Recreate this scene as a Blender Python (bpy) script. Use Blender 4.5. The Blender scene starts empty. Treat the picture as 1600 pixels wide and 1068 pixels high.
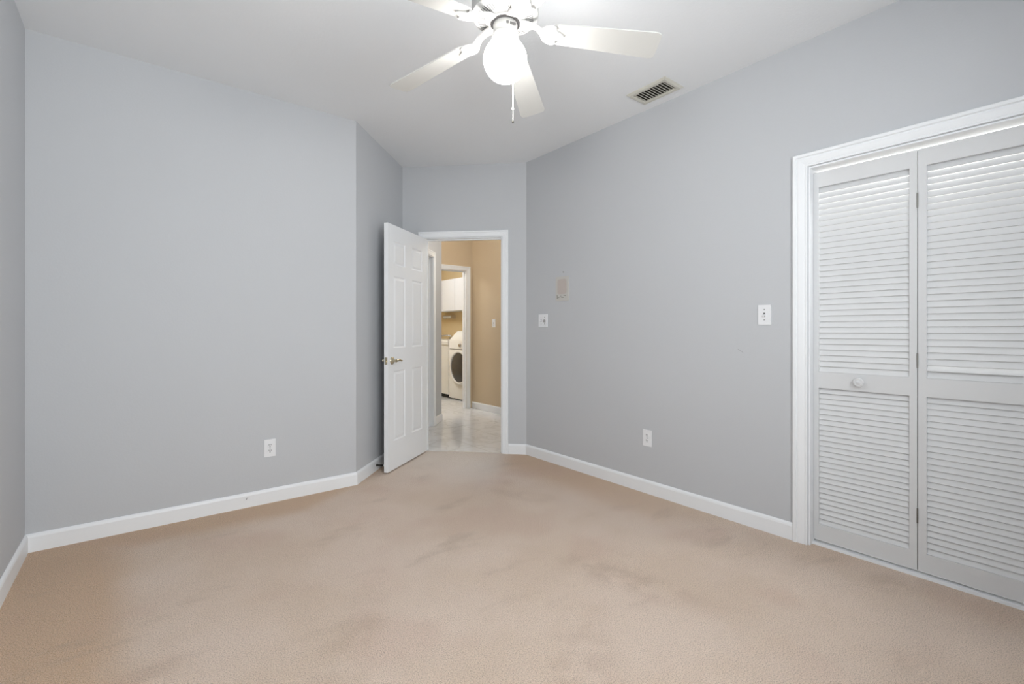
import bpy, bmesh, math, random
from mathutils import Vector, Matrix

S = bpy.context.scene
COL = S.collection
PI = math.pi
R2 = math.sqrt(2)

# ------------------------------------------------------------------ camera
H_CAM = 1.164
cam = bpy.data.cameras.new('camera')
cam.sensor_width = 36.0
cam.lens = 36.0 * 732.7 / 1600.0
cam.shift_y = -(534 - 515.6) / 1600.0
cam.clip_start = 0.02
cam.clip_end = 100
co = bpy.data.objects.new('camera', cam)
co.location = (0, 0, H_CAM)
co.rotation_euler = (PI / 2, 0, -math.radians(38.4257))
COL.objects.link(co)
S.camera = co

# ------------------------------------------------------------------ world, exposure, daylight
S.view_settings.view_transform = 'Standard'
S.view_settings.look = 'None'
S.view_settings.gamma = 1.0
S.view_settings.use_curve_mapping = False
S.view_settings.exposure = 0.0
w = bpy.data.worlds.new('world')
S.world = w
w.use_nodes = True
wn = w.node_tree.nodes
bg = wn['Background']
sky = wn.new('ShaderNodeTexSky')
sky.sky_type = 'HOSEK_WILKIE'
sky.turbidity = 3.0
w.node_tree.links.new(sky.outputs[0], bg.inputs[0])
bg.inputs[1].default_value = 0.4


def area_light(name, loc, rot, sx, sy, power, color=(1, 1, 1)):
    l = bpy.data.lights.new(name, 'AREA')
    l.shape = 'RECTANGLE'
    l.size, l.size_y = sx, sy
    l.energy = power
    l.color = color
    o = bpy.data.objects.new(name, l)
    o.location = loc
    o.rotation_euler = rot
    COL.objects.link(o)
    return o


def point_light(name, loc, power, color, r=0.06):
    l = bpy.data.lights.new(name, 'POINT')
    l.energy = power
    l.color = color
    l.shadow_soft_size = r
    o = bpy.data.objects.new(name, l)
    o.location = loc
    COL.objects.link(o)
    return o


# daylight outside the window behind the camera
area_light('daylight_back_window', (0.76, -0.75, 1.62), (PI / 2, 0, 0), 2.0, 1.5, 126, (0.945, 0.98, 1.0))
# lamps of the closet, the hallway and the laundry, plus an added passage fill
point_light('closet_lamp', (3.25, 0.6, 2.28), 24, (1.0, 0.98, 0.95))
point_light('passage_fill', (2.40, 5.60, 2.45), 15, (1.0, 0.985, 0.96), 0.10)  # added unseen fill light, no lamp known round this corner
point_light('hallway_lamp', (3.50, 4.15, 2.55), 20, (1.0, 0.985, 0.96), 0.10)
point_light('laundry_lamp', (3.25, 7.0, 2.50), 46, (0.97, 0.985, 1.0), 0.22)


# ------------------------------------------------------------------ materials
def mat(name, color, rough=0.5, metal=0.0, bump=0.0, scale=50.0, var=0.0, vscale=3.0, spec=0.5, detail=3.0):
    m = bpy.data.materials.new(name)
    m.use_nodes = True
    nt = m.node_tree
    b = nt.nodes['Principled BSDF']
    b.inputs['Base Color'].default_value = (*color, 1)
    b.inputs['Roughness'].default_value = rough
    b.inputs['Metallic'].default_value = metal
    b.inputs['Specular IOR Level'].default_value = spec
    tc = nt.nodes.new('ShaderNodeTexCoord')
    n = nt.nodes.new('ShaderNodeTexNoise')
    n.inputs['Scale'].default_value = vscale
    n.inputs['Detail'].default_value = 4
    nt.links.new(tc.outputs['Object'], n.inputs['Vector'])
    mx = nt.nodes.new('ShaderNodeMix')
    mx.data_type = 'RGBA'
    v = max(var, 0.004)
    mx.inputs[6].default_value = (*[max(0, c * (1 - v)) for c in color], 1)
    mx.inputs[7].default_value = (*[min(1, c * (1 + v)) for c in color], 1)
    nt.links.new(n.outputs[0], mx.inputs[0])
    nt.links.new(mx.outputs[2], b.inputs['Base Color'])
    if bump > 0:
        n2 = nt.nodes.new('ShaderNodeTexNoise')
        n2.inputs['Scale'].default_value = scale
        n2.inputs['Detail'].default_value = detail
        nt.links.new(tc.outputs['Object'], n2.inputs['Vector'])
        bp = nt.nodes.new('ShaderNodeBump')
        bp.inputs['Strength'].default_value = bump
        bp.inputs['Distance'].default_value = 0.004
        nt.links.new(n2.outputs[0], bp.inputs['Height'])
        nt.links.new(bp.outputs[0], b.inputs['Normal'])
    return m


def srgb(r, g, b):
    f = lambda c: (c / 255 / 12.92) if c / 255 <= 0.04045 else ((c / 255 + 0.055) / 1.055) ** 2.4
    return (f(r), f(g), f(b))


M = {}
M['wall'] = mat('wall_paint_grey', srgb(197, 199, 202), 0.75, bump=0.10, scale=120, var=0.012, vscale=1.2, spec=0.3)
M['ceiling'] = mat('ceiling_paint', srgb(238, 240, 242), 0.85, bump=0.22, scale=65, var=0.01, spec=0.2, detail=4)
M['trim'] = mat('white_trim_paint', srgb(240, 242, 244), 0.38, var=0.01, spec=0.4)
M['door'] = mat('white_door_paint', srgb(240, 242, 244), 0.40, var=0.008, spec=0.4)
M['louvre'] = mat('white_louvre_paint', srgb(218, 219, 220), 0.42, var=0.012, vscale=8, spec=0.4)
M['tan'] = mat('hallway_tan_paint', srgb(208, 189, 160), 0.75, bump=0.08, scale=120, var=0.012, spec=0.3)
M['laundry'] = mat('laundry_yellow_paint', srgb(224, 202, 160), 0.75, bump=0.08, scale=120, var=0.012, spec=0.3)
M['plastic'] = mat('white_plastic', srgb(236, 237, 239), 0.35)
M['slot'] = mat('dark_slot', srgb(52, 50, 50), 0.7)
M['slotgrey'] = mat('grey_slot', srgb(96, 95, 94), 0.7)
M['dimmer'] = mat('grey_dimmer_plastic', srgb(165, 164, 160), 0.5)
M['brass'] = mat('satin_nickel', srgb(205, 196, 172), 0.22, metal=1.0)
M['hinge'] = mat('hinge_metal', srgb(120, 118, 112), 0.4, metal=0.9)
M['fan'] = mat('fan_white_enamel', srgb(198, 197, 194), 0.35, var=0.01)
M['blade'] = mat('fan_blade_white', srgb(204, 203, 199), 0.45, var=0.015, vscale=6)
M['vent'] = mat('vent_enamel', srgb(206, 204, 194), 0.5, var=0.03, vscale=20)
M['duct'] = mat('duct_dark', srgb(46, 42, 34), 0.8)
M['plaque'] = mat('plaque_cream', srgb(200, 198, 193), 0.7, var=0.03, vscale=30)
M['plaquemid'] = mat('plaque_rose', srgb(194, 184, 178), 0.8, var=0.05, vscale=25)
M['sprig'] = mat('plaque_sprig', srgb(128, 126, 116), 0.8)
M['appliance'] = mat('appliance_enamel', srgb(238, 236, 230), 0.3)
M['washerglass'] = mat('washer_door_glass', srgb(72, 70, 68), 0.12, var=0.15, vscale=8)
M['chrome'] = mat('chrome', srgb(190, 190, 190), 0.15, metal=1.0)
M['black'] = mat('black_rubber', srgb(30, 30, 30), 0.7)
M['cabinet'] = mat('cabinet_white', srgb(238, 240, 244), 0.4)
M['closet'] = mat('closet_paint', srgb(236, 236, 234), 0.8, var=0.01)
M['spring'] = mat('spring_steel', srgb(90, 86, 82), 0.35, metal=0.9)


def carpet_material():
    m = bpy.data.materials.new('carpet_beige')
    m.use_nodes = True
    nt = m.node_tree
    N = nt.nodes.new
    L = nt.links.new
    b = nt.nodes['Principled BSDF']
    b.inputs['Roughness'].default_value = 1.0
    b.inputs['Specular IOR Level'].default_value = 0.05
    b.inputs['Sheen Weight'].default_value = 0.25
    b.inputs['Sheen Roughness'].default_value = 0.6
    g = N('ShaderNodeNewGeometry')
    sx = N('ShaderNodeSeparateXYZ')
    L(g.outputs['Position'], sx.inputs[0])

    def noise(scale, detail=3, rough=0.5, vec=None):
        n = N('ShaderNodeTexNoise')
        n.inputs['Scale'].default_value = scale
        n.inputs['Detail'].default_value = detail
        n.inputs['Roughness'].default_value = rough
        L(vec or g.outputs['Position'], n.inputs['Vector'])
        return n.outputs[0]

    def math_(op, a, bb=None, cc=None):
        n = N('ShaderNodeMath')
        n.operation = op
        for i, v in enumerate((a, bb, cc)):
            if v is None:
                continue
            if isinstance(v, (int, float)):
                n.inputs[i].default_value = v
            else:
                L(v, n.inputs[i])
        return n.outputs[0]

    def ramp(v, lo, hi, a=0.0, bb=1.0):
        n = N('ShaderNodeMapRange')
        n.interpolation_type = 'SMOOTHSTEP'
        n.inputs[1].default_value = lo
        n.inputs[2].default_value = hi
        n.inputs[3].default_value = a
        n.inputs[4].default_value = bb
        L(v, n.inputs[0])
        return n.outputs[0]

    def mix(f, c1, c2):
        n = N('ShaderNodeMix')
        n.data_type = 'RGBA'
        if isinstance(f, (int, float)):
            n.inputs[0].default_value = f
        else:
            L(f, n.inputs[0])
        for i, v in ((6, c1), (7, c2)):
            if isinstance(v, tuple):
                n.inputs[i].default_value = (*v, 1)
            else:
                L(v, n.inputs[i])
        return n.outputs[2]

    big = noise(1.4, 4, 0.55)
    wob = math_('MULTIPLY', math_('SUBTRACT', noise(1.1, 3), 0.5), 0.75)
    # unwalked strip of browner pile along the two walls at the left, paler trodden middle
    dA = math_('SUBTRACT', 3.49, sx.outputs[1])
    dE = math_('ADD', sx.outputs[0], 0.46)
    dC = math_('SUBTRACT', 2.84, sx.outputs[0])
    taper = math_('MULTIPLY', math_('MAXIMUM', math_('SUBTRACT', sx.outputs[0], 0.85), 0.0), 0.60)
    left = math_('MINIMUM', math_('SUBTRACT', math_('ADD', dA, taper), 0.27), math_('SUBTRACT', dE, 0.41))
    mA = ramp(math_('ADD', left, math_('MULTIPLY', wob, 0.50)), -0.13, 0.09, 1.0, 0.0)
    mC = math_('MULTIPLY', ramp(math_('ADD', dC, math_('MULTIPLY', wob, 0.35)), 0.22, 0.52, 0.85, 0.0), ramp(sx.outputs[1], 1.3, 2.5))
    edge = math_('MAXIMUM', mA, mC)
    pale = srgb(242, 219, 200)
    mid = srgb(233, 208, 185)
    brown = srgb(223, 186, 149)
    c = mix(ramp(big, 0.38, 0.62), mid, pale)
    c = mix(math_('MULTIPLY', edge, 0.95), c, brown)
    # faint rosy patches in the browner strip and grey trodden smudges
    c = mix(math_('MULTIPLY', ramp(noise(1.9, 2), 0.52, 0.66), 0.22), c, srgb(212, 170, 150))
    sc = N('ShaderNodeMapping')
    sc.inputs['Rotation'].default_value = (0, 0, math.radians(40))
    sc.inputs['Scale'].default_value = (1.0, 2.6, 1.0)
    L(g.outputs['Position'], sc.inputs[0])
    sm = ramp(noise(1.6, 5, 0.6, sc.outputs[0]), 0.56, 0.72, 0.0, 0.42)
    c = mix(sm, c, srgb(188, 162, 138))
    # worn smudges that lie here and there on the pile
    patchy = ramp(noise(7.0, 4, 0.6), 0.36, 0.62)
    for (bx_, by_, rx_, ry_, rot_, k_) in ((1.78, 1.42, 0.60, 0.16, -75, 0.50), (1.18, 1.10, 0.55, 0.20, 38, 0.40), (1.93, 3.62, 0.34, 0.14, -30, 0.55),
                                           (2.70, 0.62, 0.16, 0.12, 0, 0.50), (0.62, 1.75, 0.55, 0.16, 55, 0.30), (2.10, 2.55, 0.45, 0.12, -60, 0.35)):
        mp = N('ShaderNodeMapping')
        mp.vector_type = 'TEXTURE'
        mp.inputs['Location'].default_value = (bx_, by_, 0)
        mp.inputs['Rotation'].default_value = (0, 0, math.radians(rot_))
        mp.inputs['Scale'].default_value = (rx_, ry_, 1)
        L(g.outputs['Position'], mp.inputs[0])
        ln = N('ShaderNodeVectorMath')
        ln.operation = 'LENGTH'
        L(mp.outputs[0], ln.inputs[0])
        f_ = math_('MULTIPLY', math_('MULTIPLY', ramp(ln.outputs['Value'], 0.2, 1.0, 1.0, 0.0), patchy), k_)
        c = mix(math_('MULTIPLY', f_, 0.8), c, srgb(186, 156, 130))
    # greyer, paler trodden fan in front of the doorway
    pp = math_('MULTIPLY', math_('ADD', sx.outputs[0], sx.outputs[1]), 1 / R2)
    qq = math_('MULTIPLY', math_('SUBTRACT', sx.outputs[0], sx.outputs[1]), 1 / R2)
    near = ramp(math_('ADD', math_('SUBTRACT', 4.42, pp), math_('MULTIPLY', wob, 0.8)), 0.10, 1.3, 1.0, 0.0)
    lane = ramp(math_('ABSOLUTE', math_('ADD', qq, 0.98)), 0.30, 0.55, 1.0, 0.0)
    c = mix(math_('MULTIPLY', math_('MULTIPLY', near, lane), 0.85), c, srgb(248, 238, 228))
    # pile speckle
    vo = N('ShaderNodeTexVoronoi')
    vo.inputs['Scale'].default_value = 190
    L(g.outputs['Position'], vo.inputs['Vector'])
    fine = noise(430, 2, 0.6)
    coarse = noise(215, 2, 0.6)
    sp = math_('ADD', math_('MULTIPLY', fine, 0.5), math_('MULTIPLY', coarse, 0.5))
    c = mix(ramp(sp, 0.49, 0.39, 0.0, 0.70), c, srgb(140, 112, 90))
    c = mix(ramp(sp, 0.50, 0.62, 0.0, 0.50), c, srgb(250, 232, 214))
    L(c, b.inputs['Base Color'])
    hh = math_('ADD', math_('MULTIPLY', sp, 1.0), math_('MULTIPLY', vo.outputs[0], -0.5))
    bp = N('ShaderNodeBump')
    bp.inputs['Strength'].default_value = 0.9
    bp.inputs['Distance'].default_value = 0.008
    L(hh, bp.inputs['Height'])
    L(bp.outputs[0], b.inputs['Normal'])
    return m


def tile_material():
    m = bpy.data.materials.new('marble_tile_white')
    m.use_nodes = True
    nt = m.node_tree
    N = nt.nodes.new
    L = nt.links.new
    b = nt.nodes['Principled BSDF']
    b.inputs['Roughness'].default_value = 0.13
    g = N('ShaderNodeNewGeometry')
    br = N('ShaderNodeTexBrick')
    br.offset = 0.0
    br.inputs['Scale'].default_value = 1.0
    br.inputs['Brick Width'].default_value = 0.46
    br.inputs['Row Height'].default_value = 0.46
    br.inputs['Mortar Size'].default_value = 0.003
    br.inputs['Color1'].default_value = (*srgb(230, 231, 232), 1)
    br.inputs['Color2'].default_value = (*srgb(225, 226, 227), 1)
    br.inputs['Mortar'].default_value = (*srgb(186, 184, 180), 1)
    mp = N('ShaderNodeMapping')
    mp.inputs['Location'].default_value = (0.13, 0.21, 0)
    L(g.outputs['Position'], mp.inputs[0])
    L(mp.outputs[0], br.inputs['Vector'])
    n = N('ShaderNodeTexNoise')
    n.inputs['Scale'].default_value = 2.2
    n.inputs['Detail'].default_value = 6
    n.inputs['Distortion'].default_value = 1.6
    L(g.outputs['Position'], n.inputs['Vector'])
    r = N('ShaderNodeValToRGB')
    r.color_ramp.elements[0].position = 0.46
    r.color_ramp.elements[0].color = (1, 1, 1, 1)
    r.color_ramp.elements[1].position = 0.50
    r.color_ramp.elements[1].color = (0.80, 0.79, 0.78, 1)
    e = r.color_ramp.elements.new(0.54)
    e.color = (1, 1, 1, 1)
    L(n.outputs[0], r.inputs[0])
    mx = N('ShaderNodeMix')
    mx.data_type = 'RGBA'
    mx.blend_type = 'MULTIPLY'
    mx.inputs[0].default_value = 0.7
    L(br.outputs[0], mx.inputs[6])
    L(r.outputs[0], mx.inputs[7])
    L(mx.outputs[2], b.inputs['Base Color'])
    return m


def glow_material(name, color, strength):
    m = bpy.data.materials.new(name)
    m.use_nodes = True
    b = m.node_tree.nodes['Principled BSDF']
    b.inputs['Base Color'].default_value = (1, 1, 1, 1)
    b.inputs['Emission Color'].default_value = (*color, 1)
    b.inputs['Emission Strength'].default_value = strength
    return m


def glass_material():
    m = bpy.data.materials.new('window_glass')
    m.use_nodes = True
    nt = m.node_tree
    for n in list(nt.nodes):
        if n.type == 'BSDF_PRINCIPLED':
            nt.nodes.remove(n)
    out = [n for n in nt.nodes if n.type == 'OUTPUT_MATERIAL'][0]
    t = nt.nodes.new('ShaderNodeBsdfTransparent')
    gl = nt.nodes.new('ShaderNodeBsdfGlossy')
    gl.inputs['Roughness'].default_value = 0.02
    mx = nt.nodes.new('ShaderNodeMixShader')
    mx.inputs[0].default_value = 0.06
    nt.links.new(t.outputs[0], mx.inputs[1])
    nt.links.new(gl.outputs[0], mx.inputs[2])
    nt.links.new(mx.outputs[0], out.inputs[0])
    return m


M['carpet'] = carpet_material()
M['tile'] = tile_material()
M['glass'] = glass_material()
M['globe'] = glow_material('lit_opal_globe', (1.0, 0.985, 0.96), 39.0)


# ------------------------------------------------------------------ mesh helpers
def link(name, bm, m, parent=None, smooth=False, recalc=True):
    if recalc:
        bmesh.ops.recalc_face_normals(bm, faces=bm.faces)
    me = bpy.data.meshes.new(name)
    bm.to_mesh(me)
    bm.free()
    ms = m if isinstance(m, (list, tuple)) else [m]
    for k in ms:
        me.materials.append(k)
    if smooth:
        for p in me.polygons:
            p.use_smooth = True
        try:
            me.set_sharp_from_angle(angle=math.radians(smooth if smooth is not True else 40))
        except Exception:
            pass
    o = bpy.data.objects.new(name, me)
    COL.objects.link(o)
    if parent:
        o.parent = parent
    return o


def tag(o, label=None, cat=None, group=None, kind=None):
    if label:
        o['label'] = label
    if cat:
        o['category'] = cat
    if group:
        o['group'] = group
    if kind:
        o['kind'] = kind
    return o


def struct(o, label, cat):
    return tag(o, label, cat, kind='structure')


def empty(name, loc=(0, 0, 0), rz=0.0):
    o = bpy.data.objects.new(name, None)
    o.empty_display_size = 0.1
    o.location = loc
    o.rotation_euler = (0, 0, rz)
    COL.objects.link(o)
    return o


def box(bm, x0, x1, y0, y1, z0, z1, mi=0, mtx=None):
    vs = [(x, y, z) for z in (z0, z1) for y in (y0, y1) for x in (x0, x1)]
    if mtx is not None:
        vs = [mtx @ Vector(v) for v in vs]
    v = [bm.verts.new(p) for p in vs]
    for f in ((0, 2, 3, 1), (4, 5, 7, 6), (0, 1, 5, 4), (2, 6, 7, 3), (0, 4, 6, 2), (1, 3, 7, 5)):
        bm.faces.new([v[i] for i in f]).material_index = mi
    return v


def bevel(bm, w=0.002, seg=2, angle=30):
    es = [e for e in bm.edges if len(e.link_faces) == 2 and e.calc_face_angle(0) > math.radians(angle)]
    bmesh.ops.bevel(bm, geom=es, offset=w, segments=seg, affect='EDGES', profile=0.5, clamp_overlap=True)


def lathe(bm, prof, seg=32, mi=0, mtx=None, closed=False):
    """prof: list of (r, z) revolved round z"""
    rings = []
    for r, z in prof:
        if r < 1e-6:
            p = Vector((0, 0, z))
            rings.append([bm.verts.new(mtx @ p if mtx is not None else p)])
        else:
            ring = []
            for i in range(seg):
                a = 2 * PI * i / seg
                p = Vector((r * math.cos(a), r * math.sin(a), z))
                ring.append(bm.verts.new(mtx @ p if mtx is not None else p))
            rings.append(ring)
    for a, b in zip(rings[:-1], rings[1:]):
        for i in range(seg):
            j = (i + 1) % seg
            if len(a) == 1 and len(b) == 1:
                continue
            if len(a) == 1:
                f = bm.faces.new([a[0], b[i], b[j]])
            elif len(b) == 1:
                f = bm.faces.new([a[i], b[0], a[j]])
            else:
                f = bm.faces.new([a[i], b[i], b[j], a[j]])
            f.material_index = mi
    return rings


def tube(bm, pts, r, seg=10, mi=0, cap=True):
    pts = [Vector(p) for p in pts]
    rr = r if isinstance(r, (list, tuple)) else [r] * len(pts)
    rings = []
    up = None
    for i, p in enumerate(pts):
        t = (pts[min(i + 1, len(pts) - 1)] - pts[max(i - 1, 0)]).normalized()
        if up is None:
            up = Vector((0, 0, 1)) if abs(t.z) < 0.9 else Vector((1, 0, 0))
        u = t.cross(up).normalized()
        v = u.cross(t).normalized()
        up = v
        rings.append([bm.verts.new(p + (u * math.cos(2 * PI * k / seg) + v * math.sin(2 * PI * k / seg)) * rr[i]) for k in range(seg)])
    for a, b in zip(rings[:-1], rings[1:]):
        for k in range(seg):
            j = (k + 1) % seg
            bm.faces.new([a[k], a[j], b[j], b[k]]).material_index = mi
    if cap:
        bm.faces.new(rings[0][::-1]).material_index = mi
        bm.faces.new(rings[-1]).material_index = mi


def prism(bm, poly, ext, mi=0):
    """poly: list of Vector (planar), ext: Vector"""
    a = [bm.verts.new(p) for p in poly]
    b = [bm.verts.new(Vector(p) + Vector(ext)) for p in poly]
    n = len(a)
    bm.faces.new(a[::-1]).material_index = mi
    bm.faces.new(b).material_index = mi
    for i in range(n):
        j = (i + 1) % n
        bm.faces.new([a[i], a[j], b[j], b[i]]).material_index = mi


def frame_mtx(origin, ang):
    """local x along the wall, local y out of the room (behind the face), z up"""
    return Matrix.Translation(Vector(origin)) @ Matrix.Rotation(ang, 4, 'Z')


H = 2.74


def wall(name, origin, ang, length, m, label, th=0.10, side=1, openings=(), h=H, s0=0.0, face_m=None):
    """slab whose face runs from origin along angle; the slab lies on local +y*side"""
    mt = frame_mtx((*origin, 0), ang)
    ss = sorted({s0, length, *[o[0] for o in openings], *[o[1] for o in openings]})
    bm = bmesh.new()
    for a, b in zip(ss[:-1], ss[1:]):
        zs = sorted({0.0, h, *[z for o in openings if o[0] <= a and b <= o[1] for z in (o[2], o[3])]})
        for z0, z1 in zip(zs[:-1], zs[1:]):
            if any(o[0] <= a and b <= o[1] and o[2] <= z0 and z1 <= o[3] for o in openings):
                continue
            box(bm, a, b, min(0, side * th), max(0, side * th), z0, z1, mtx=mt)
    bmesh.ops.remove_doubles(bm, verts=bm.verts, dist=1e-5)
    o = link(name, bm, m)
    return struct(o, label, 'wall')


def baseboard(name, origin, ang, spans, label, side=-1, h=0.095, t=0.013):
    """profile board on the room side (local y*side) of a wall face"""
    mt = frame_mtx((*origin, 0), ang)
    bm = bmesh.new()
    prof = [(0, 0), (t, 0), (t, h - 0.018), (t - 0.003, h - 0.008), (0.005, h - 0.002), (0.003, h), (0, h)]
    for a, b in spans:
        prism(bm, [mt @ Vector((a, side * y, z)) for y, z in prof], mt.to_3x3() @ Vector((b - a, 0, 0)))
    o = link(name, bm, M['trim'])
    return struct(o, label, 'baseboard')


def casing(name, origin, ang, s0, s1, ztop, wdt, label, side=-1, depth=0.10, jamb=0.006, both=True, t=0.017, stop=True):
    """jamb lining plus moulded casing round an opening, mitred at the corners"""
    mt = frame_mtx((*origin, 0), ang)
    bm = bmesh.new()
    # casing profile: (distance from inner edge, thickness)
    prof = [(0.0, 0.0), (0.0, 0.55 * t), (0.10 * wdt, 0.62 * t), (0.16 * wdt, 0.50 * t), (0.24 * wdt, 0.60 * t), (0.60 * wdt, 0.78 * t),
            (0.70 * wdt, 0.64 * t), (0.76 * wdt, 0.98 * t), (0.94 * wdt, t), (1.0 * wdt, 0.8 * t), (wdt, 0.0)]
    rv = 0.005
    for sgn, y0 in ((side, 0.0),) + (((-side, -side * depth),) if both else ()):
        def pt(d, y, corner):
            if corner == 0:
                return mt @ Vector((s0 - rv - d, y0 + sgn * y, 0.0))
            if corner == 1:
                return mt @ Vector((s0 - rv - d, y0 + sgn * y, ztop + rv + d))
            if corner == 2:
                return mt @ Vector((s1 + rv + d, y0 + sgn * y, ztop + rv + d))
            return mt @ Vector((s1 + rv + d, y0 + sgn * y, 0.0))
        rings = [[bm.verts.new(pt(d, y, c)) for d, y in prof] for c in range(4)]
        for a, b in zip(rings[:-1], rings[1:]):
            for i in range(len(prof) - 1):
                bm.faces.new([a[i], a[i + 1], b[i + 1], b[i]])
    # jamb lining
    ya, yb = sorted((0.002 * side, -side * (depth + 0.002)))
    box(bm, s0 - 0.001, s0 + jamb, ya, yb, 0, ztop - jamb, mtx=mt)
    box(bm, s1 - jamb, s1 + 0.001, ya, yb, 0, ztop - jamb, mtx=mt)
    box(bm, s0 - 0.001, s1 + 0.001, ya, yb, ztop - jamb, ztop + 0.001, mtx=mt)
    if stop:
        a, b = sorted((-side * 0.045, -side * 0.075))
        box(bm, s0 + jamb, s0 + jamb + 0.010, a, b, 0, ztop - jamb - 0.010, mtx=mt)
        box(bm, s1 - jamb - 0.010, s1 - jamb, a, b, 0, ztop - jamb - 0.010, mtx=mt)
        box(bm, s0 + jamb, s1 - jamb, a, b, ztop - jamb - 0.010, ztop - jamb, mtx=mt)
    o = link(name, bm, M['trim'])
    return struct(o, label, 'door frame')


# ------------------------------------------------------------------ room plan (x right along the left wall, y along the right wall)
EU, AV, CU = -0.471, 3.504, 2.8438
BV = -0.40                       # wall behind the camera
A1 = 1.2772                      # where the left wall meets the angled wall
PD = 4.3918                      # p of the doorway wall
QB = (A1 - AV) / R2              # q of the angled wall
QC = 2 * CU / R2 - PD            # q where doorway wall meets right wall  (u = (p+q)/r2)


def pq(p, q):
    return ((p + q) / R2, (p - q) / R2)


A45 = PI / 4
# openings
CL0, CL1, CLZ = 0.103, 0.992, 2.046       # closet opening along y
DQ0, DQ1, DZ = -1.352, -0.602, 2.047      # doorway opening along q
F_V, G_U = 5.90, 3.92
LQ = -1.60

# floors and ceiling
bm = bmesh.new()
poly = [(EU - .05, BV - .05), (3.56, BV - .05), (3.56, 1.35), (CU + .05, 1.35), (CU + .05, 3.3), pq(PD + 0.02, QC + 0.05), pq(PD + 0.02, QB - 0.05), (A1 - 0.03, AV + 0.05), (EU - .05, AV + .05)]
prism(bm, [Vector((x, y, -0.06)) for x, y in poly], (0, 0, 0.06))
struct(link('floor', bm, M['carpet']), 'worn beige cut-pile carpet covering the bedroom floor', 'carpet')
bm = bmesh.new()
poly = [pq(PD + 0.02, -0.35), (4.05, 2.6), (4.05, 5.95), (5.05, 5.95), (5.05, 9.1), (1.0, 9.1), (1.0, 4.8), pq(PD + 0.02, -2.6)]
prism(bm, [Vector((x, y, -0.06)) for x, y in poly], (0, 0, 0.058))
struct(link('floor_hallway', bm, M['tile']), 'glossy white marbled tile floor of the hallway and laundry', 'tile floor')
bm = bmesh.new()
box(bm, EU - 0.15, 5.2, BV - 0.15, 9.2, H, H + 0.08)
struct(link('ceiling', bm, M['ceiling']), 'white knockdown-textured ceiling', 'ceiling')

# walls of the bedroom
wall('wall_left', (EU - 0.1, AV), 0, A1 - EU + 0.1, M['wall'], 'long pale grey-blue wall at the left with one outlet')
wall('wall_side', (EU, BV - 0.1), PI / 2, AV - BV + 0.1, M['wall'], 'narrow strip of pale grey wall at the left edge of the photo')
wall('wall_angled', (A1, AV), A45, PD - (A1 + AV) / R2 + 0.05, M['wall'], 'short angled grey wall behind the open door')
wall('wall_doorway', pq(PD, QB), -A45, QC - QB + 0.06, M['wall'], 'grey wall pierced by the open doorway',
     openings=((DQ0 - QB, DQ1 - QB, 0, DZ),), s0=-0.05)
wall('wall_right', (CU, BV - 0.1), PI / 2, 3.367 - BV + 0.14, M['wall'], 'long pale grey wall at the right with closet doors', side=-1,
     openings=((CL0 - BV + 0.1, CL1 - BV + 0.1, 0, CLZ),))
wall('wall_back', (EU - 0.1, BV), 0, CU - EU + 0.2, M['wall'], 'grey wall with a window behind the camera', side=-1,
     openings=((0.48, 2.18, 0.98, 2.25),))

# closet interior
wall('wall_closet_back', (3.50, BV - 0.1), PI / 2, 1.9, M['closet'], 'white back wall inside the closet', side=-1)
wall('wall_closet_end', (CU + 0.1, 1.30), 0, 0.66, M['closet'], 'white end wall inside the closet')
wall('wall_closet_near', (CU + 0.1, -0.20), 0, 0.66, M['closet'], 'white near end wall inside the closet', side=-1)

# hallway and laundry walls
o0 = pq(PD + 0.10, LQ)
wall('wall_hallway_left', o0, A45, 5.925 - PD - 0.10, M['wall'], 'pale wall along the left of the hallway with a dark doorway',
     openings=((0.30, 5.535 - PD - 0.10, 0, 2.047),))
wall('wall_hallway_far', (1.1, F_V), 0, G_U - 1.1 + 0.1, M['tan'], 'tan wall over the laundry doorway',
     openings=((3.05 - 1.1, 3.812 - 1.1, 0, 2.046),))
wall('wall_hallway_right', (G_U, 2.75), PI / 2, F_V - 2.75, M['tan'], 'tan wall at the right of the hallway with a light switch', side=-1)
wall('wall_hallway_end', (2.94, 2.85), 0, G_U - 2.94, M['tan'], 'tan wall closing the hallway beside the bedroom', side=-1)
wall('wall_hallway_side', (1.2, 4.2), PI / 2, F_V - 4.2, M['tan'], 'tan wall far left of the hallway')
bx, by = pq(PD + 0.1, LQ - 0.1)
wall('wall_hallway_back', (1.1, by), 0, bx - 1.1, M['tan'], 'tan wall behind the dark hallway doorway', side=-1)
wall('wall_light_block', (1.2, 5.31), 0, 1.71, M['tan'], 'added unseen tan wall keeping passage light off the dark doorway', side=-1)  # added out of view to block the passage light from the doorway room
wall('wall_laundry_right', (4.92, F_V + 0.1), PI / 2, 3.0, M['laundry'], 'yellow-tan laundry wall behind the washer', side=-1)
wall('wall_laundry_far', (1.9, 8.95), 0, 3.1, M['laundry'], 'yellow-tan far wall of the laundry')
wall('wall_laundry_left', (2.0, F_V + 0.1), PI / 2, 3.0, M['laundry'], 'yellow-tan left wall of the laundry')
wall('wall_laundry_near', (G_U + 0.1, F_V + 0.1), 0, 0.95, M['laundry'], 'yellow-tan laundry wall beside the laundry doorway', side=-1)

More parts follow.
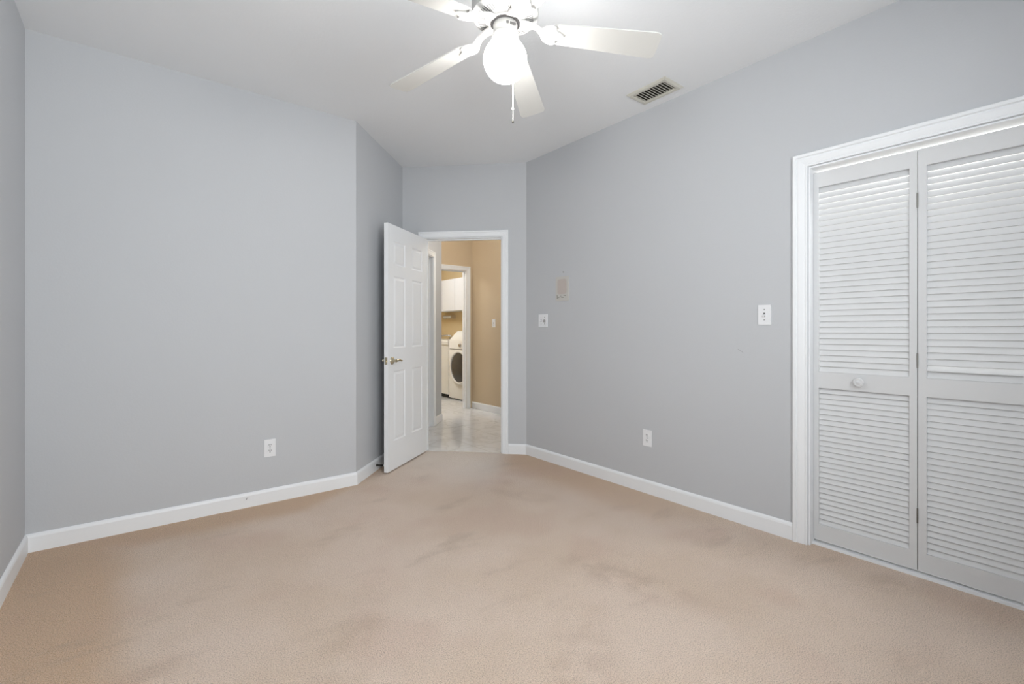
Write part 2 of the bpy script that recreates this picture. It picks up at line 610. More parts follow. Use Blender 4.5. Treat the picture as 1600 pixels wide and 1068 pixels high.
# baseboards
baseboard('baseboard_left', (0, AV), 0, ((EU, A1 + 0.006),), 'white baseboard along the long left wall')
baseboard('baseboard_side', (EU, 0), PI / 2, ((BV, AV),), 'white baseboard along the strip of wall at the left edge')
baseboard('baseboard_angled', (A1, AV), A45, ((-0.005, PD - (A1 + AV) / R2),), 'white baseboard of the angled wall behind the door')
bq = lambda q: q - QB
baseboard('baseboard_doorway', pq(PD, QB), -A45, ((bq(DQ1 + 0.062), bq(QC)), (0.0, bq(DQ0 - 0.062))), 'short white baseboard between the doorway and the right wall')
baseboard('baseboard_right', (CU, 0), PI / 2, ((CL1 + 0.077, 3.367),), 'white baseboard along the right wall up to the closet', side=1)
baseboard('baseboard_hallway_left', o0, A45, ((5.60 - PD - 0.1, 5.925 - PD - 0.1),), 'short white baseboard at the end of the hallway left wall')
baseboard('baseboard_hallway_right', (G_U, 2.85), PI / 2, ((0, F_V - 2.85),), 'white baseboard under the tan hallway wall', side=1)

# small marks
def mark(parent, name, pts, r):
    bm = bmesh.new()
    tube(bm, pts, r, 6)
    o = link(name, bm, M['slotgrey'], bpy.data.objects[parent])
    return o


mark('baseboard_left', 'scuff_mark', [(0.546, AV - 0.0132, 0.052), (0.549, AV - 0.0132, 0.062), (0.556, AV - 0.0132, 0.064)], 0.0016)
mark('wall_right', 'scratch_mark', [(CU - 0.0002, 1.378, 1.049), (CU - 0.0002, 1.362, 1.040), (CU - 0.0002, 1.347, 1.029)], 0.0007)

# door frames
casing('trim_1', pq(PD, 0), -A45, DQ0, DQ1, DZ, 0.056, 'white frame and casing of the open bedroom doorway')
casing('trim_2', (CU, 0), PI / 2, CL0, CL1, CLZ, 0.071, 'moulded white casing round the closet opening', side=1, both=False, stop=False, t=0.022)
casing('trim_3', (0, F_V), 0, 3.05, 3.812, 2.046, 0.060, 'white casing of the laundry doorway')
casing('trim_4', o0, A45, 0.30, 5.535 - PD - 0.10, 2.047, 0.060, 'white casing of the dark doorway in the hallway left wall')


# window behind the camera
def window(name, origin, ang, s0, s1, z0, z1, side, label):
    mt = frame_mtx((*origin, 0), ang)
    root = empty(name, mt @ Vector(((s0 + s1) / 2, 0, z0)), ang)
    struct(root, label, 'window')
    L0, L1 = -(s1 - s0) / 2, (s1 - s0) / 2
    hh = z1 - z0
    ya, yb = sorted((-side * 0.03, -side * 0.085))
    bm = bmesh.new()
    f = 0.045
    box(bm, L0, L0 + f, ya, yb, 0, hh)
    box(bm, L1 - f, L1, ya, yb, 0, hh)
    box(bm, L0 + f, L1 - f, ya, yb, 0, f)
    box(bm, L0 + f, L1 - f, ya, yb, hh - f, hh)
    box(bm, L0 + f, L1 - f, ya, yb, hh / 2 - 0.02, hh / 2 + 0.02)
    link('window_frame', bm, M['trim'], root)
    bm = bmesh.new()
    ym = (ya + yb) / 2
    box(bm, L0 + f, L1 - f, ym - 0.002, ym + 0.002, f, hh / 2 - 0.02)
    box(bm, L0 + f, L1 - f, ym - 0.002, ym + 0.002, hh / 2 + 0.02, hh - f)
    link('window_pane', bm, M['glass'], root)
    bm = bmesh.new()
    yy = sorted((side * 0.03, -side * 0.03))
    box(bm, L0, L1, yy[0], yy[1], 0.0, 0.018)
    bevel(bm, 0.004)
    link('window_sill', bm, M['trim'], root)


window('window_1', (EU - 0.1, BV), 0, 0.48, 2.18, 0.98, 2.25, 1, 'white sash window in the wall behind the camera')


# ------------------------------------------------------------------ bedroom door
def panel_face(bm, W, Ht, panels, y, s, z_off=0.0):
    """one moulded face of a panel door in local x (0..W), z (0..Ht), at local y; s = outward sign"""
    xs = sorted({0.0, W, *[v for p in panels for v in p[:2]]})
    zs = sorted({0.0, Ht, *[v for p in panels for v in p[2:]]})

    def V(x, z, d=0.0):
        return bm.verts.new((x, y - s * d, z + z_off))
    for xa, xb in zip(xs[:-1], xs[1:]):
        for za, zb in zip(zs[:-1], zs[1:]):
            if any(p[0] <= xa and xb <= p[1] and p[2] <= za and zb <= p[3] for p in panels):
                continue
            bm.faces.new([V(xa, za), V(xb, za), V(xb, zb), V(xa, zb)])
    for x0, x1, z0, z1 in panels:
        rings = []
        for i, d in ((0, 0), (0.005, 0.004), (0.009, 0.006), (0.014, 0.006), (0.032, 0.0015), (0.036, 0.0015)):
            rings.append([V(x0 + i, z0 + i, d), V(x1 - i, z0 + i, d), V(x1 - i, z1 - i, d), V(x0 + i, z1 - i, d)])
        for a, b in zip(rings[:-1], rings[1:]):
            for k in range(4):
                j = (k + 1) % 4
                bm.faces.new([a[k], a[j], b[j], b[k]])
        bm.faces.new(rings[-1])


HP, HQ = 4.368, -1.3235         # hinge corner of the visible face
LP, LQd = 3.650, -1.430        # latch corner of the visible face
hx, hy = pq(HP, HQ)
lx, ly = pq(LP, LQd)
DW = math.hypot(lx - hx, ly - hy)
dang = math.atan2(ly - hy, lx - hx)
door = struct(empty('door_1', (hx, hy, 0.012), dang), 'white six-panel bedroom door standing open against the angled wall', 'door')
DT = 0.035
# local x from hinge to latch; the visible face looks to local +y or -y: decide from the camera side
side_cam = 1 if (math.cos(dang) * (0 - hy) - math.sin(dang) * (0 - hx)) > 0 else -1
DH = 2.022
pn = []
for (a, b) in ((0.105, 0.300), (0.425, 0.622)):
    for (z0, z1) in ((0.235, 0.815), (1.005, 1.600), (1.695, 1.890)):
        pn.append((a * DW / 0.71, b * DW / 0.71, z0, z1))
bm = bmesh.new()
panel_face(bm, DW, DH, pn, 0.0, side_cam)
panel_face(bm, DW, DH, pn, -side_cam * DT, -side_cam)
for (xa, xb, za, zb) in ((0, 0, 0, DH), (DW, DW, 0, DH), (0, DW, 0, 0), (0, DW, DH, DH)):
    if xa == xb:
        vs = [(xa, 0, za), (xa, -side_cam * DT, za), (xa, -side_cam * DT, zb), (xa, 0, zb)]
    else:
        vs = [(xa, 0, za), (xb, 0, za), (xb, -side_cam * DT, za), (xa, -side_cam * DT, za)]
    bm.faces.new([bm.verts.new(v) for v in vs])
bmesh.ops.remove_doubles(bm, verts=bm.verts, dist=1e-5)
link('door_panel', bm, M['door'], door)


def lever(bm, sgn, y0):
    mt = Matrix.Translation((DW - 0.062, y0, 0.902)) @ Matrix.Rotation(-sgn * PI / 2, 4, 'X')
    lathe(bm, [(0, 0), (0.030, 0), (0.032, 0.004), (0.028, 0.010), (0.016, 0.014), (0.011, 0.018), (0.010, 0.040), (0.013, 0.044), (0, 0.046)], 28, mtx=mt)
    y = y0 + sgn * 0.040
    tube(bm, [(DW - 0.062, y, 0.902), (DW - 0.085, y + sgn * 0.006, 0.904), (DW - 0.110, y + sgn * 0.004, 0.906), (DW - 0.135, y, 0.901), (DW - 0.158, y - sgn * 0.002, 0.896), (DW - 0.166, y, 0.898)],
         [0.010, 0.010, 0.0085, 0.0075, 0.008, 0.005], 12)


bm = bmesh.new()
lever(bm, side_cam, 0.0)
tag(link('lever_handle', bm, M['brass'], door, smooth=True), 'satin brass-nickel lever on the visible face of the door')
bm = bmesh.new()
lever(bm, -side_cam, -side_cam * DT)
link('lever_handle', bm, M['brass'], door, smooth=True)
bm = bmesh.new()
yc = -side_cam * DT / 2
box(bm, DW, DW + 0.0015, yc - 0.0125, yc + 0.0125, 0.874, 0.932)
box(bm, DW + 0.0015, DW + 0.010, yc - 0.006, yc + 0.006, 0.894, 0.912)
bevel(bm, 0.001, 1)
link('latch_plate', bm, M['brass'], door)
for zc in (0.22, 1.01, 1.80):
    bm = bmesh.new()
    tube(bm, [(-0.004, -side_cam * (DT + 0.004), zc - 0.045), (-0.004, -side_cam * (DT + 0.004), zc + 0.045)], 0.006, 12)
    box(bm, -0.0018, 0.0, *sorted((-side_cam * 0.004, -side_cam * DT)), zc - 0.045, zc + 0.045)
    link('hinge', bm, M['brass'], door, smooth=True)

# spring door stop on the angled baseboard behind the door
ds = empty('door_stop', (*pq(3.736, QB + 0.013), 0.045), -A45)
tag(ds, 'dark spring door stop on the baseboard behind the open door', 'door stop')
bm = bmesh.new()
lathe(bm, [(0, 0), (0.011, 0), (0.010, 0.005), (0, 0.006)], 16, mtx=Matrix.Rotation(PI / 2, 4, 'Y'))
link('base', bm, M['spring'], ds, smooth=True)
bm = bmesh.new()
pts = [(0.005 + 0.058 * i / 160, 0.0060 * math.cos(i * 2 * PI / 12), 0.0060 * math.sin(i * 2 * PI / 12)) for i in range(161)]
tube(bm, pts, 0.0014, 6)
link('spring', bm, M['spring'], ds, smooth=True)
bm = bmesh.new()
lathe(bm, [(0, 0.062), (0.008, 0.062), (0.009, 0.066), (0.009, 0.074), (0.006, 0.078), (0, 0.079)], 16, mtx=Matrix.Rotation(PI / 2, 4, 'Y'))
link('rubber_tip', bm, M['plastic'], ds, smooth=True)


# ------------------------------------------------------------------ bifold louvred closet doors
cd = struct(empty('door_2', (CU + 0.046, CL1, 0.0), 0), 'white louvred bifold closet doors with a round knob', 'closet door')
LT = 0.028
Z0, Z1 = 0.026, 2.022


def leaf(ya, yb, st_far, st_near, nu, nl, loose=None):
    """leaf between world y=yb (near) .. ya (far); local to cd"""
    A, B = ya - CL1, yb - CL1
    bm = bmesh.new()
    rails = ((Z0, 0.112), (0.851, 0.938), (1.939, Z1))
    box(bm, 0, LT, A - st_far, A, Z0, Z1)
    box(bm, 0, LT, B, B + st_near, Z0, Z1)
    for a, b in rails:
        box(bm, 0.0, LT, B + st_near, A - st_far, a, b)
    fr = link('leaf', bm, M['louvre'], cd)
    for (za, zb, n) in ((0.112, 0.851, nl), (0.938, 1.939, nu)):
        bm = bmesh.new()
        pitch = (zb - za) / n
        th = math.radians(23)
        for k in range(n):
            zc = za + pitch * (k + 0.5)
            mt = Matrix.Translation((LT / 2 + 0.001, 0, zc)) @ Matrix.Rotation(th + (0.30 if n == nu and k == loose else 0), 4, 'Y')
            hw = pitch * 0.497 / math.cos(th)
            box(bm, -0.002, 0.002, B + st_near - 0.002, A - st_far + 0.002, -hw, hw, mtx=mt)
        link('louvre_panel', bm, M['louvre'], fr)
    return fr


leaf1 = leaf(0.985, 0.5487, 0.024, 0.029, 33, 26)
leaf2 = leaf(0.5453, 0.108, 0.031, 0.024, 33, 26, loose=1)
bm = bmesh.new()
mt = Matrix.Translation((0, 0.773 - CL1, 0.898)) @ Matrix.Rotation(-PI / 2, 4, 'Y')
lathe(bm, [(0, 0), (0.010, 0), (0.009, 0.012), (0.013, 0.018), (0.022, 0.022), (0.0235, 0.028), (0.021, 0.033), (0.016, 0.0345), (0.0145, 0.033), (0.009, 0.034), (0.007, 0.0355), (0, 0.036)], 32, mtx=mt)
link('knob', bm, M['louvre'], leaf1, smooth=True)
for zc in (0.285, 1.02, 1.78):
    bm = bmesh.new()
    tube(bm, [(-0.002, 0.547 - CL1, zc - 0.035), (-0.002, 0.547 - CL1, zc + 0.035)], 0.003, 8)
    link('hinge', bm, M['hinge'], cd, smooth=True)

bm = bmesh.new()
box(bm, CU + 0.030, CU + 0.085, CL0 + 0.006, CL1 - 0.006, 0.0, 0.014)
bevel(bm, 0.004, 2)
struct(link('trim_5', bm, M['trim']), 'white threshold strip on the floor under the closet doors', 'threshold')

# ------------------------------------------------------------------ ceiling fan
FX, FY = 1.2207, 1.585
fan = tag(empty('ceiling_fan', (FX, FY, H)), 'white five-blade ceiling fan with a lit round globe lamp', 'ceiling fan')
zz = lambda z: z - H
bm = bmesh.new()
lathe(bm, [(0, 0), (0.070, 0), (0.068, -0.020), (0.050, -0.050), (0.022, -0.062), (0.0135, -0.064), (0.0135, zz(2.600)), (0, zz(2.600))], 36)
link('canopy', bm, M['fan'], fan, smooth=True)
bm = bmesh.new()
prof = [(0, zz(2.612)), (0.045, zz(2.612)), (0.070, zz(2.606)), (0.118, zz(2.596)), (0.137, zz(2.582)), (0.143, zz(2.560)), (0.143, zz(2.522)), (0.139, zz(2.512)), (0.143, zz(2.508)), (0.141, zz(2.498)), (0.133, zz(2.492)),
        (0.118, zz(2.487)), (0.082, zz(2.481)), (0.074, zz(2.476)), (0.072, zz(2.468)), (0, zz(2.468))]
lathe(bm, prof, 64)
housing = link('motor_housing', bm, M['fan'], fan, smooth=True)
# radial cooling slots in the underside
bm = bmesh.new()
ns = 60
for i in range(ns):
    if i % 12 in (0, 11):
        continue
    mt = Matrix.Rotation(2 * PI * (i + 0.5) / ns + math.radians(-38.4 + 36), 4, 'Z')
    v = [(0.087, -0.0016, zz(2.4812)), (0.120, -0.0019, zz(2.4871)), (0.120, 0.0019, zz(2.4871)), (0.087, 0.0016, zz(2.4812))]
    top = [bm.verts.new(mt @ Vector((x, y, z - 0.0006))) for x, y, z in v]
    bot = [bm.verts.new(mt @ Vector((x, y, z + 0.004))) for x, y, z in v]
    bm.faces.new(top)
    bm.faces.new(bot[::-1])
    for k in range(4):
        j = (k + 1) % 4
        bm.faces.new([top[k], bot[k], bot[j], top[j]])
tag(link('cooling_slots', bm, M['slotgrey'], housing), 'ring of dark radial cooling slots')
bm = bmesh.new()
lathe(bm, [(0.045, zz(2.4676)), (0.064, zz(2.4676)), (0.064, zz(2.4660)), (0.045, zz(2.4660))], 40)
tag(link('collar_shade_ring', bm, M['slot'], housing, smooth=True), 'dark ring painted as shade round the lamp collar')  # dark disc colours in the shade of the gap above the collar
# blades on their irons (angles as they stand in the photo)
DROOP = math.atan(0.115)
PITCH = math.radians(12)
for da in (0.0, 76.8, 146.8, 219.8, 292.0):
    a = math.radians(da - 38.4257)
    base = Matrix.Rotation(a, 4, 'Z') @ Matrix.Translation((0, 0, zz(2.447))) @ Matrix.Rotation(DROOP, 4, 'Y')
    mt = base @ Matrix.Rotation(-PITCH, 4, 'X')
    # blade: rounded root, clipped tip corners
    pts = []
    r0, r1, w0, w1 = 0.185, 0.655, 0.052, 0.068
    for k in range(9):
        t = PI / 2 + PI * k / 8
        pts.append((r0 + 0.045 + 0.045 * math.cos(t), w0 * math.sin(t)))
    pts += [(r1 - 0.020, -w1), (r1 - 0.004, -w1 + 0.007), (r1, -w1 + 0.022), (r1, w1 - 0.022), (r1 - 0.004, w1 - 0.007), (r1 - 0.020, w1)]
    bm = bmesh.new()
    prism(bm, [mt @ Vector((x, y, 0.0)) for x, y in pts], mt.to_3x3() @ Vector((0, 0, 0.006)))
    bl = link('blade', bm, M['blade'], fan)
    # blade iron: neck from the flywheel and a scalloped plate under the blade root
    bm = bmesh.new()
    plate = []
    for k in range(13):
        t = PI / 2 + PI * k / 12
        plate.append((0.205 + 0.055 * math.cos(t), 0.050 * math.sin(t)))
    for k in range(1, 12):
        yv = -0.050 + 0.100 * k / 12
        plate.append((0.225 + 0.020 * math.cos(yv / 0.050 * 1.5 * PI) + 0.006, yv))
    prism(bm, [mt @ Vector((x, y, -0.0065)) for x, y in plate], mt.to_3x3() @ Vector((0, 0, 0.0062)))
    wn_ = [(0.062, 0.020), (0.095, 0.017), (0.130, 0.014), (0.165, 0.024)]
    zs_ = [2.470, 2.468, 2.456, 0]
    top, bot = [], []
    rz = Matrix.Rotation(a, 4, 'Z')
    for (x, hw), zv in zip(wn_, zs_):
        for lst, dz in ((bot, -0.005), (top, 0.004)):
            if zv:
                lst.append([bm.verts.new(rz @ Vector((x, s * hw, zz(zv) + dz))) for s in (-1, 1)])
            else:
                lst.append([bm.verts.new(mt @ Vector((x, s * hw, -0.0035 + dz * 0.6))) for s in (-1, 1)])
    for i in range(3):
        bm.faces.new([top[i][0], top[i][1], top[i + 1][1], top[i + 1][0]])
        bm.faces.new([bot[i][0], bot[i + 1][0], bot[i + 1][1], bot[i][1]])
        for s in (0, 1):
            bm.faces.new([top[i][s], top[i + 1][s], bot[i + 1][s], bot[i][s]])
    bm.faces.new([top[0][0], bot[0][0], bot[0][1], top[0][1]])
    bm.faces.new([top[3][0], top[3][1], bot[3][1], bot[3][0]])
    iron = link('blade_iron', bm, M['fan'], bl)
    for (x, y) in ((0.180, 0.0), (0.215, 0.033), (0.215, -0.033)):
        bm = bmesh.new()
        lathe(bm, [(0, -0.0095), (0.003, -0.0092), (0.0045, -0.0065), (0, -0.0060)], 10, mtx=mt @ Matrix.Translation((x, y, 0)))
        link('screw', bm, M['fan'], bl, smooth=True)
# light kit
bm = bmesh.new()
lathe(bm, [(0, zz(2.468)), (0.050, zz(2.468)), (0.052, zz(2.462)), (0.050, zz(2.425)), (0.056, zz(2.418)), (0.058, zz(2.402)), (0.054, zz(2.394)), (0, zz(2.394))], 40)
link('light_fitter', bm, M['fan'], fan, smooth=True)
bm = bmesh.new()
box(bm, 0.049, 0.0535, -0.020, -0.011, zz(2.440), zz(2.450), mtx=Matrix.Rotation(math.radians(-38.4 - 62), 4, 'Z'))
box(bm, 0.049, 0.0535, -0.004, 0.022, zz(2.440), zz(2.450), mtx=Matrix.Rotation(math.radians(-38.4 - 62), 4, 'Z'))
tag(link('reverse_switch', bm, M['slotgrey'], fan), 'small grey slider switch on the lamp collar')
bm = bmesh.new()
gp = []
GR, GZ = 0.0925, 2.315
for i in range(25):
    t = -PI / 2 + (PI / 2 + math.radians(66)) * i / 24
    gp.append((GR * math.cos(t) if i else 0.0, zz(GZ + GR * math.sin(t))))
gp += [(0.036, zz(2.402)), (0.0, zz(2.402))]
lathe(bm, gp, 48)
tag(link('lamp_globe', bm, M['globe'], fan, smooth=True), 'glowing white glass globe')
# pull chain hanging from a short arm on the far side of the collar
ca = math.radians(-38.4257)
off = lambda cx, cz: Vector((cx * math.cos(ca) - cz * math.sin(ca), cx * math.sin(ca) + cz * math.cos(ca), 0))
pc0 = off(0.018, 0.050)
pc1 = off(0.033, 0.106)
bm = bmesh.new()
tube(bm, [pc0 + Vector((0, 0, zz(2.432))), pc0 * 0.4 + pc1 * 0.6 + Vector((0, 0, zz(2.430))), pc1 + Vector((0, 0, zz(2.420)))], 0.0035, 8)
tube(bm, [pc1 + Vector((0, 0, zz(2.422))), pc1 + Vector((0, 0, zz(2.155)))], 0.0022, 8)
lathe(bm, [(0, 0.009), (0.0045, 0.007), (0.0062, 0.0), (0.0045, -0.006), (0, -0.008)], 12, mtx=Matrix.Translation(pc1 + Vector((0, 0, zz(2.156)))))
tube(bm, [pc1 + Vector((0, 0, zz(2.150))), pc1 + Vector((0, 0, zz(2.104)))], 0.0018, 8)
ch = link('pull_chain', bm, M['fan'], fan, smooth=True)
bm = bmesh.new()
lathe(bm, [(0, 0.006), (0.0045, 0.004), (0.0055, 0.0), (0.004, -0.005), (0, -0.006)], 12, mtx=Matrix.Translation(pc1 + Vector((0, 0, zz(2.099)))))
link('chain_fob', bm, M['hinge'], ch, smooth=True)

# ------------------------------------------------------------------ ceiling vent
VX0, VX1, VY0, VY1 = 2.554, 2.762, 1.689, 1.991
vent = tag(empty('ceiling_vent', ((VX0 + VX1) / 2, (VY0 + VY1) / 2, H)), 'rectangular air vent with dark slots in the ceiling near the right wall', 'air vent')
hx_, hy_ = (VX1 - VX0) / 2, (VY1 - VY0) / 2
ix, iy = 0.064, 0.117
bm = bmesh.new()
rings = [[bm.verts.new((sx_ * (hx_ - i) if k == 0 else sx_ * (ix + i), sy_ * (hy_ - i) if k == 0 else sy_ * (iy + i), z)) for sx_, sy_ in ((-1, -1), (1, -1), (1, 1), (-1, 1))]
         for k, i, z in ((0, 0, 0), (0, 0.0, -0.003), (0, 0.014, -0.011), (1, 0.006, -0.011), (1, 0.0, -0.008), (1, 0.0, -0.0004))]
for a, b in zip(rings[:-1], rings[1:]):
    for k in range(4):
        j = (k + 1) % 4
        bm.faces.new([a[k], a[j], b[j], b[k]])
link('vent_frame', bm, M['vent'], vent)
bm = bmesh.new()
box(bm, -ix, ix, -iy, iy, -0.0012, -0.0003)
tag(link('duct_shade_sheet', bm, M['duct'], vent), 'dark sheet painted as the shade behind the slats')  # flat dark sheet under the ceiling, its colour stands in for duct shade
bm = bmesh.new()
n = 11
for k in range(n):
    yv = -iy + (2 * iy) * (k + 0.5) / n
    box(bm, -ix, ix, -0.0070, 0.0070, -0.0006, 0.0006, mtx=Matrix.Translation((0, yv, -0.0058)) @ Matrix.Rotation(math.radians(25), 4, 'X'))
link('slats', bm, M['vent'], vent)


# ------------------------------------------------------------------ switches, outlets, plaque
def plate(bm, w, h, t=0.006):
    box(bm, -w / 2, w / 2, -t, 0, -h / 2, h / 2)
    bevel(bm, 0.0025, 2)


def rounded(bm, w, h, y0, y1, cz, mi=0, r=0.5):
    pts = []
    for sx_, sz_, t0 in ((1, 1, 0), (-1, 1, PI / 2), (-1, -1, PI), (1, -1, 3 * PI / 2)):
        rr = r * min(w, h)
        for k in range(6):
            t = t0 + PI / 2 * k / 5
            pts.append(Vector((sx_ * (w / 2 - rr) + rr * math.cos(t), y0, cz + sz_ * (h / 2 - rr) + rr * math.sin(t))))
    prism(bm, pts, (0, y1 - y0, 0), mi)


def outlet(loc, rz, label):
    root = tag(empty('wall_outlet', loc, rz), label, 'outlet', 'duplex outlets low on the bedroom walls')
    bm = bmesh.new()
    plate(bm, 0.070, 0.116)
    link('cover_plate', bm, M['plastic'], root)
    for cz in (0.0195, -0.0195):
        bm = bmesh.new()
        rounded(bm, 0.034, 0.028, -0.0085, -0.005, cz, r=0.42)
        soc = link('socket', bm, M['plastic'], root)
        for sx_, hh in ((-0.0065, 0.009), (0.0065, 0.0075)):
            bm = bmesh.new()
            box(bm, sx_ - 0.0015, sx_ + 0.0015, -0.0090, -0.0082, cz + 0.0035 - hh / 2, cz + 0.0035 + hh / 2)
            link('slot', bm, M['slot'], soc)
        bm = bmesh.new()
        rounded(bm, 0.006, 0.006, -0.0090, -0.0082, cz - 0.0075)
        link('slot', bm, M['slot'], soc)
    bm = bmesh.new()
    rounded(bm, 0.006, 0.006, -0.0070, -0.0055, 0)
    link('screw', bm, M['slotgrey'], root)


outlet((0.688, AV, 0.369), 0, 'white duplex outlet low on the long left wall')
outlet((CU, 2.024, 0.394), -PI / 2, 'white duplex outlet low on the right wall below the plaque')


def switch(name, loc, rz, label, group, gangs=('toggle',), m='plastic'):
    wd = 0.070 + 0.046 * (len(gangs) - 1)
    root = tag(empty(name, loc, rz), label, 'light switch', group)
    bm = bmesh.new()
    plate(bm, wd, 0.115)
    link('cover_plate', bm, M[m], root)
    for i, gkind in enumerate(gangs):
        cx = (i - (len(gangs) - 1) / 2) * 0.046
        if gkind == 'toggle':
            bm = bmesh.new()
            box(bm, cx - 0.0052, cx + 0.0052, -0.0068, -0.0055, -0.012, 0.012)
            tag(link('toggle_slot', bm, M['slotgrey'], root), 'grey slot round the toggle')
            bm = bmesh.new()
            box(bm, -0.004, 0.004, -0.016, 0, -0.005, 0.005, mtx=Matrix.Translation((cx, -0.005, 0)) @ Matrix.Rotation(math.radians(28), 4, 'X'))
            bevel(bm, 0.001, 1)
            link('toggle', bm, M[m], root)
        else:
            bm = bmesh.new()
            lathe(bm, [(0, 0), (0.0125, 0), (0.0125, 0.004), (0.011, 0.012), (0.0095, 0.014), (0, 0.014)], 24, mtx=Matrix.Translation((cx, -0.006, -0.004)) @ Matrix.Rotation(PI / 2, 4, 'X'))
            tag(link('dimmer_knob', bm, M['dimmer'], root, smooth=True), 'round grey dimmer knob')
        for cz in (-0.030, 0.030):
            bm = bmesh.new()
            rounded(bm, 0.006, 0.006, -0.0070, -0.0055, cz)
            bmesh.ops.translate(bm, verts=bm.verts, vec=(cx, 0, 0))
            link('screw', bm, M['slotgrey'], root)
    return root


switch('light_switch', (CU, 1.222, 1.2535), -PI / 2, 'white single toggle switch on the right wall beside the closet casing', 'white light switches on the right wall')
switch('dimmer_switch', (CU, 3.131, 1.250), -PI / 2, 'white two-gang switch with a dimmer knob beside the doorway', 'white light switches on the right wall', ('toggle', 'knob'))
switch('light_switch', (G_U, 5.352, 1.262), -PI / 2, 'ivory toggle switch on the tan hallway wall', None)

pl = tag(empty('wall_plaque', (CU, 2.887, 1.4165), -PI / 2), 'faded cream and rose plaque on the right wall near the doorway', 'wall plaque')
bm = bmesh.new()
box(bm, -0.079, 0.079, -0.006, 0, 0, 0.208)
bevel(bm, 0.002, 1)
link('board', bm, M['plaque'], pl)
bm = bmesh.new()
rounded(bm, 0.112, 0.128, -0.0065, -0.0055, 0.122, r=0.2)
tag(link('rosy_panel', bm, M['plaquemid'], pl), 'faint rosy panel in the middle of the plaque')
bm = bmesh.new()
random.seed(4)
tube(bm, [(-0.058, -0.0062, 0.022), (-0.056, -0.0062, 0.036), (-0.059, -0.0062, 0.050)], 0.003, 6)
for k in range(9):
    cx = -0.050 + 0.011 * k + random.uniform(-.003, .003)
    cz = 0.036 + random.uniform(-.010, .010)
    lathe(bm, [(0, 0.0012), (0.0045, 0), (0, -0.001)], 8, mtx=Matrix.Translation((cx, -0.0064, cz)) @ Matrix.Rotation(PI / 2, 4, 'X') @ Matrix.Diagonal((1.4, 0.7, 1, 1)))
tag(link('sprig_motif', bm, M['sprig'], pl), 'small grey-green sprig along the lower edge')
bm = bmesh.new()
lathe(bm, [(0, 0), (0.0018, 0), (0.0018, 0.010), (0.0045, 0.0105), (0.004, 0.012), (0, 0.0122)], 12, mtx=Matrix.Translation((CU, 2.868, 1.661)) @ Matrix.Rotation(-PI / 2, 4, 'Y'))
tag(link('wall_nail', bm, M['hinge'], smooth=True), 'small nail head in the wall just above the plaque', 'nail')

# ------------------------------------------------------------------ laundry room
WU0, WU1, WV0, WV1 = 4.15, 4.86, 6.28, 6.965
wsh = tag(empty('washing_machine', ((WU0 + WU1) / 2, (WV0 + WV1) / 2, 0)), 'white front-loading washing machine with a round dark door in the laundry', 'washing machine')
ox, oy = (WU0 + WU1) / 2, (WV0 + WV1) / 2
bm = bmesh.new()
prof = [(WU0, 0.02), (WU0, 0.985), (WU0 + 0.02, 1.01), (WU0 + 0.15, 1.135), (WU0 + 0.18, 1.148), (WU1, 1.148), (WU1, 0.02)]
prism(bm, [Vector((x - ox, WV0 - oy, z)) for x, z in prof], (0, WV1 - WV0, 0))
bevel(bm, 0.008, 2)
link('body', bm, M['appliance'], wsh, smooth=True)
WC = 6.625 - oy
mt = Matrix.Translation((WU0 - ox, WC, 0.545)) @ Matrix.Rotation(-PI / 2, 4, 'Y')
bm = bmesh.new()
lathe(bm, [(0.282, 0.0), (0.282, 0.018), (0.275, 0.030), (0.262, 0.035), (0.250, 0.030), (0.244, 0.018), (0.244, 0.0)], 48, mtx=mt)
dr = tag(link('door_ring', bm, M['appliance'], wsh, smooth=True), 'white ring of the washer door')
bm = bmesh.new()
lathe(bm, [(0.246, 0.016), (0.21, 0.030), (0.13, 0.040), (0.0, 0.045)], 48, mtx=mt)
tag(link('door_glass', bm, M['washerglass'], dr, smooth=True), 'dark grey bowl of the washer door')
for dy, r_ in ((0.0, 0.034), (-0.12, 0.022)):
    bm = bmesh.new()
    lathe(bm, [(0, 0), (r_, 0), (r_ * 0.92, 0.016), (r_ * 0.8, 0.020), (0, 0.020)], 24, mtx=Matrix.Translation((WU0 - ox, 6.61 - oy + dy, 0.912)) @ Matrix.Rotation(-PI / 2, 4, 'Y'))
    link('dial', bm, M['chrome'], wsh, smooth=True)
bm = bmesh.new()
box(bm, WU0 - ox - 0.004, WU0 - ox, WV0 - oy + 0.03, WV1 - oy - 0.03, 0.842, 0.850)
link('panel_seam', bm, M['slotgrey'], wsh)
for x in (WU0 + 0.07, WU1 - 0.07):
    for y in (WV0 + 0.07, WV1 - 0.07):
        bm = bmesh.new()
        lathe(bm, [(0, 0), (0.022, 0), (0.020, 0.02), (0, 0.02)], 12, mtx=Matrix.Translation((x - ox, y - oy, -0.002)))
        link('foot', bm, M['black'], wsh)

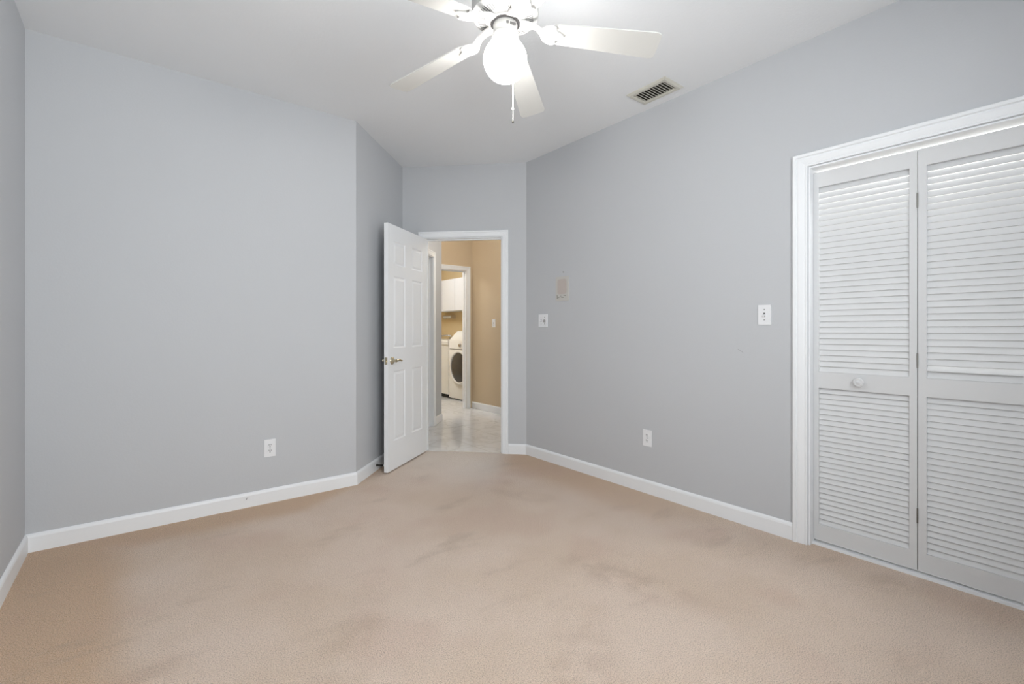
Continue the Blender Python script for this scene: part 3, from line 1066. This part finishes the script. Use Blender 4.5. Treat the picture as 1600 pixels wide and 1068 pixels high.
SV0, SV1 = 6.985, 8.42
sk = tag(empty('laundry_sink', (4.52, (SV0 + SV1) / 2, 0)), 'long white laundry sink cabinet with a grey faucet left of the washer', 'sink')
oy = (SV0 + SV1) / 2
bm = bmesh.new()
box(bm, 4.15 - 4.52, 0.36, SV0 - oy, SV1 - oy, 0.062, 0.915)
bevel(bm, 0.006, 2)
link('cabinet', bm, M['appliance'], sk)
bm = bmesh.new()
box(bm, 4.19 - 4.52, 0.36, SV0 + 0.01 - oy, SV1 - 0.01 - oy, -0.002, 0.062)
tag(link('toe_kick', bm, M['black'], sk), 'dark recess under the sink cabinet')
bm = bmesh.new()
zb, zt, zi = 0.915, 0.985, 0.78
X0, X1, Y0, Y1 = 4.135 - 4.52, 0.375, SV0 - 0.008 - oy, SV1 + 0.008 - oy
def rect(i, z):
    return [bm.verts.new(p) for p in ((X0 + i, Y0 + i, z), (X1 - i, Y0 + i, z), (X1 - i, Y1 - i, z), (X0 + i, Y1 - i, z))]
rg = [rect(0.03, zb), rect(0.0, zb), rect(0.0, zt - 0.015), rect(0.008, zt), rect(0.05, zt), rect(0.065, zt - 0.02), rect(0.09, zi)]
for a, b in zip(rg[:-1], rg[1:]):
    for k in range(4):
        j = (k + 1) % 4
        bm.faces.new([a[k], a[j], b[j], b[k]])
bm.faces.new(rg[-1])
link('basin', bm, M['appliance'], sk)
bm = bmesh.new()
fy = 7.98 - oy
tube(bm, [(0.30, fy, 0.985), (0.30, fy, 1.03), (0.28, fy + 0.03, 1.055), (0.23, fy + 0.09, 1.062), (0.17, fy + 0.16, 1.055), (0.15, fy + 0.18, 1.035)], 0.014, 12)
link('faucet', bm, M['chrome'], sk, smooth=True)
for s_ in (-0.10, 0.10):
    bm = bmesh.new()
    tube(bm, [(0.31, fy + s_, 0.985), (0.31, fy + s_, 1.02)], 0.018, 12)
    link('tap', bm, M['chrome'], sk, smooth=True)

cb = tag(empty('wall_cabinet', (4.76, 7.62, 1.53)), 'white upper cabinet hung on the laundry wall above the washer and sink', 'cabinet')
bm = bmesh.new()
box(bm, 4.62 - 4.76, 0.16, 6.62 - 7.62, 8.42 - 7.62, 0, 0.60)
link('cabinet_body', bm, M['cabinet'], cb)
for k in range(4):
    a = 6.62 + 0.45 * k
    bm = bmesh.new()
    box(bm, 0, 0.444, 0, 0.018, 0, 0.594)
    bevel(bm, 0.003, 2)
    bmesh.ops.transform(bm, matrix=Matrix.Translation((4.60 - 4.76, a + 0.447 - 7.62, 0.003)) @ Matrix.Rotation(-PI / 2, 4, 'Z'), verts=bm.verts)
    link('cabinet_door', bm, M['cabinet'], cb)

tw = tag(empty('towel_holder', (4.92, 8.18, 1.43)), 'pale narrow holder on the yellow wall under the laundry cabinet', 'towel holder')
bm = bmesh.new()
tube(bm, [(-0.07, -0.15, 0), (-0.07, 0.15, 0)], 0.028, 20)
link('roll', bm, M['plastic'], tw, smooth=True)
for s in (-1, 1):
    bm = bmesh.new()
    box(bm, -0.10, 0, s * 0.162 - 0.008, s * 0.162 + 0.008, -0.035, 0.035)
    bevel(bm, 0.004, 2)
    tag(link('bracket', bm, M['tan'], tw), 'tan end bracket')
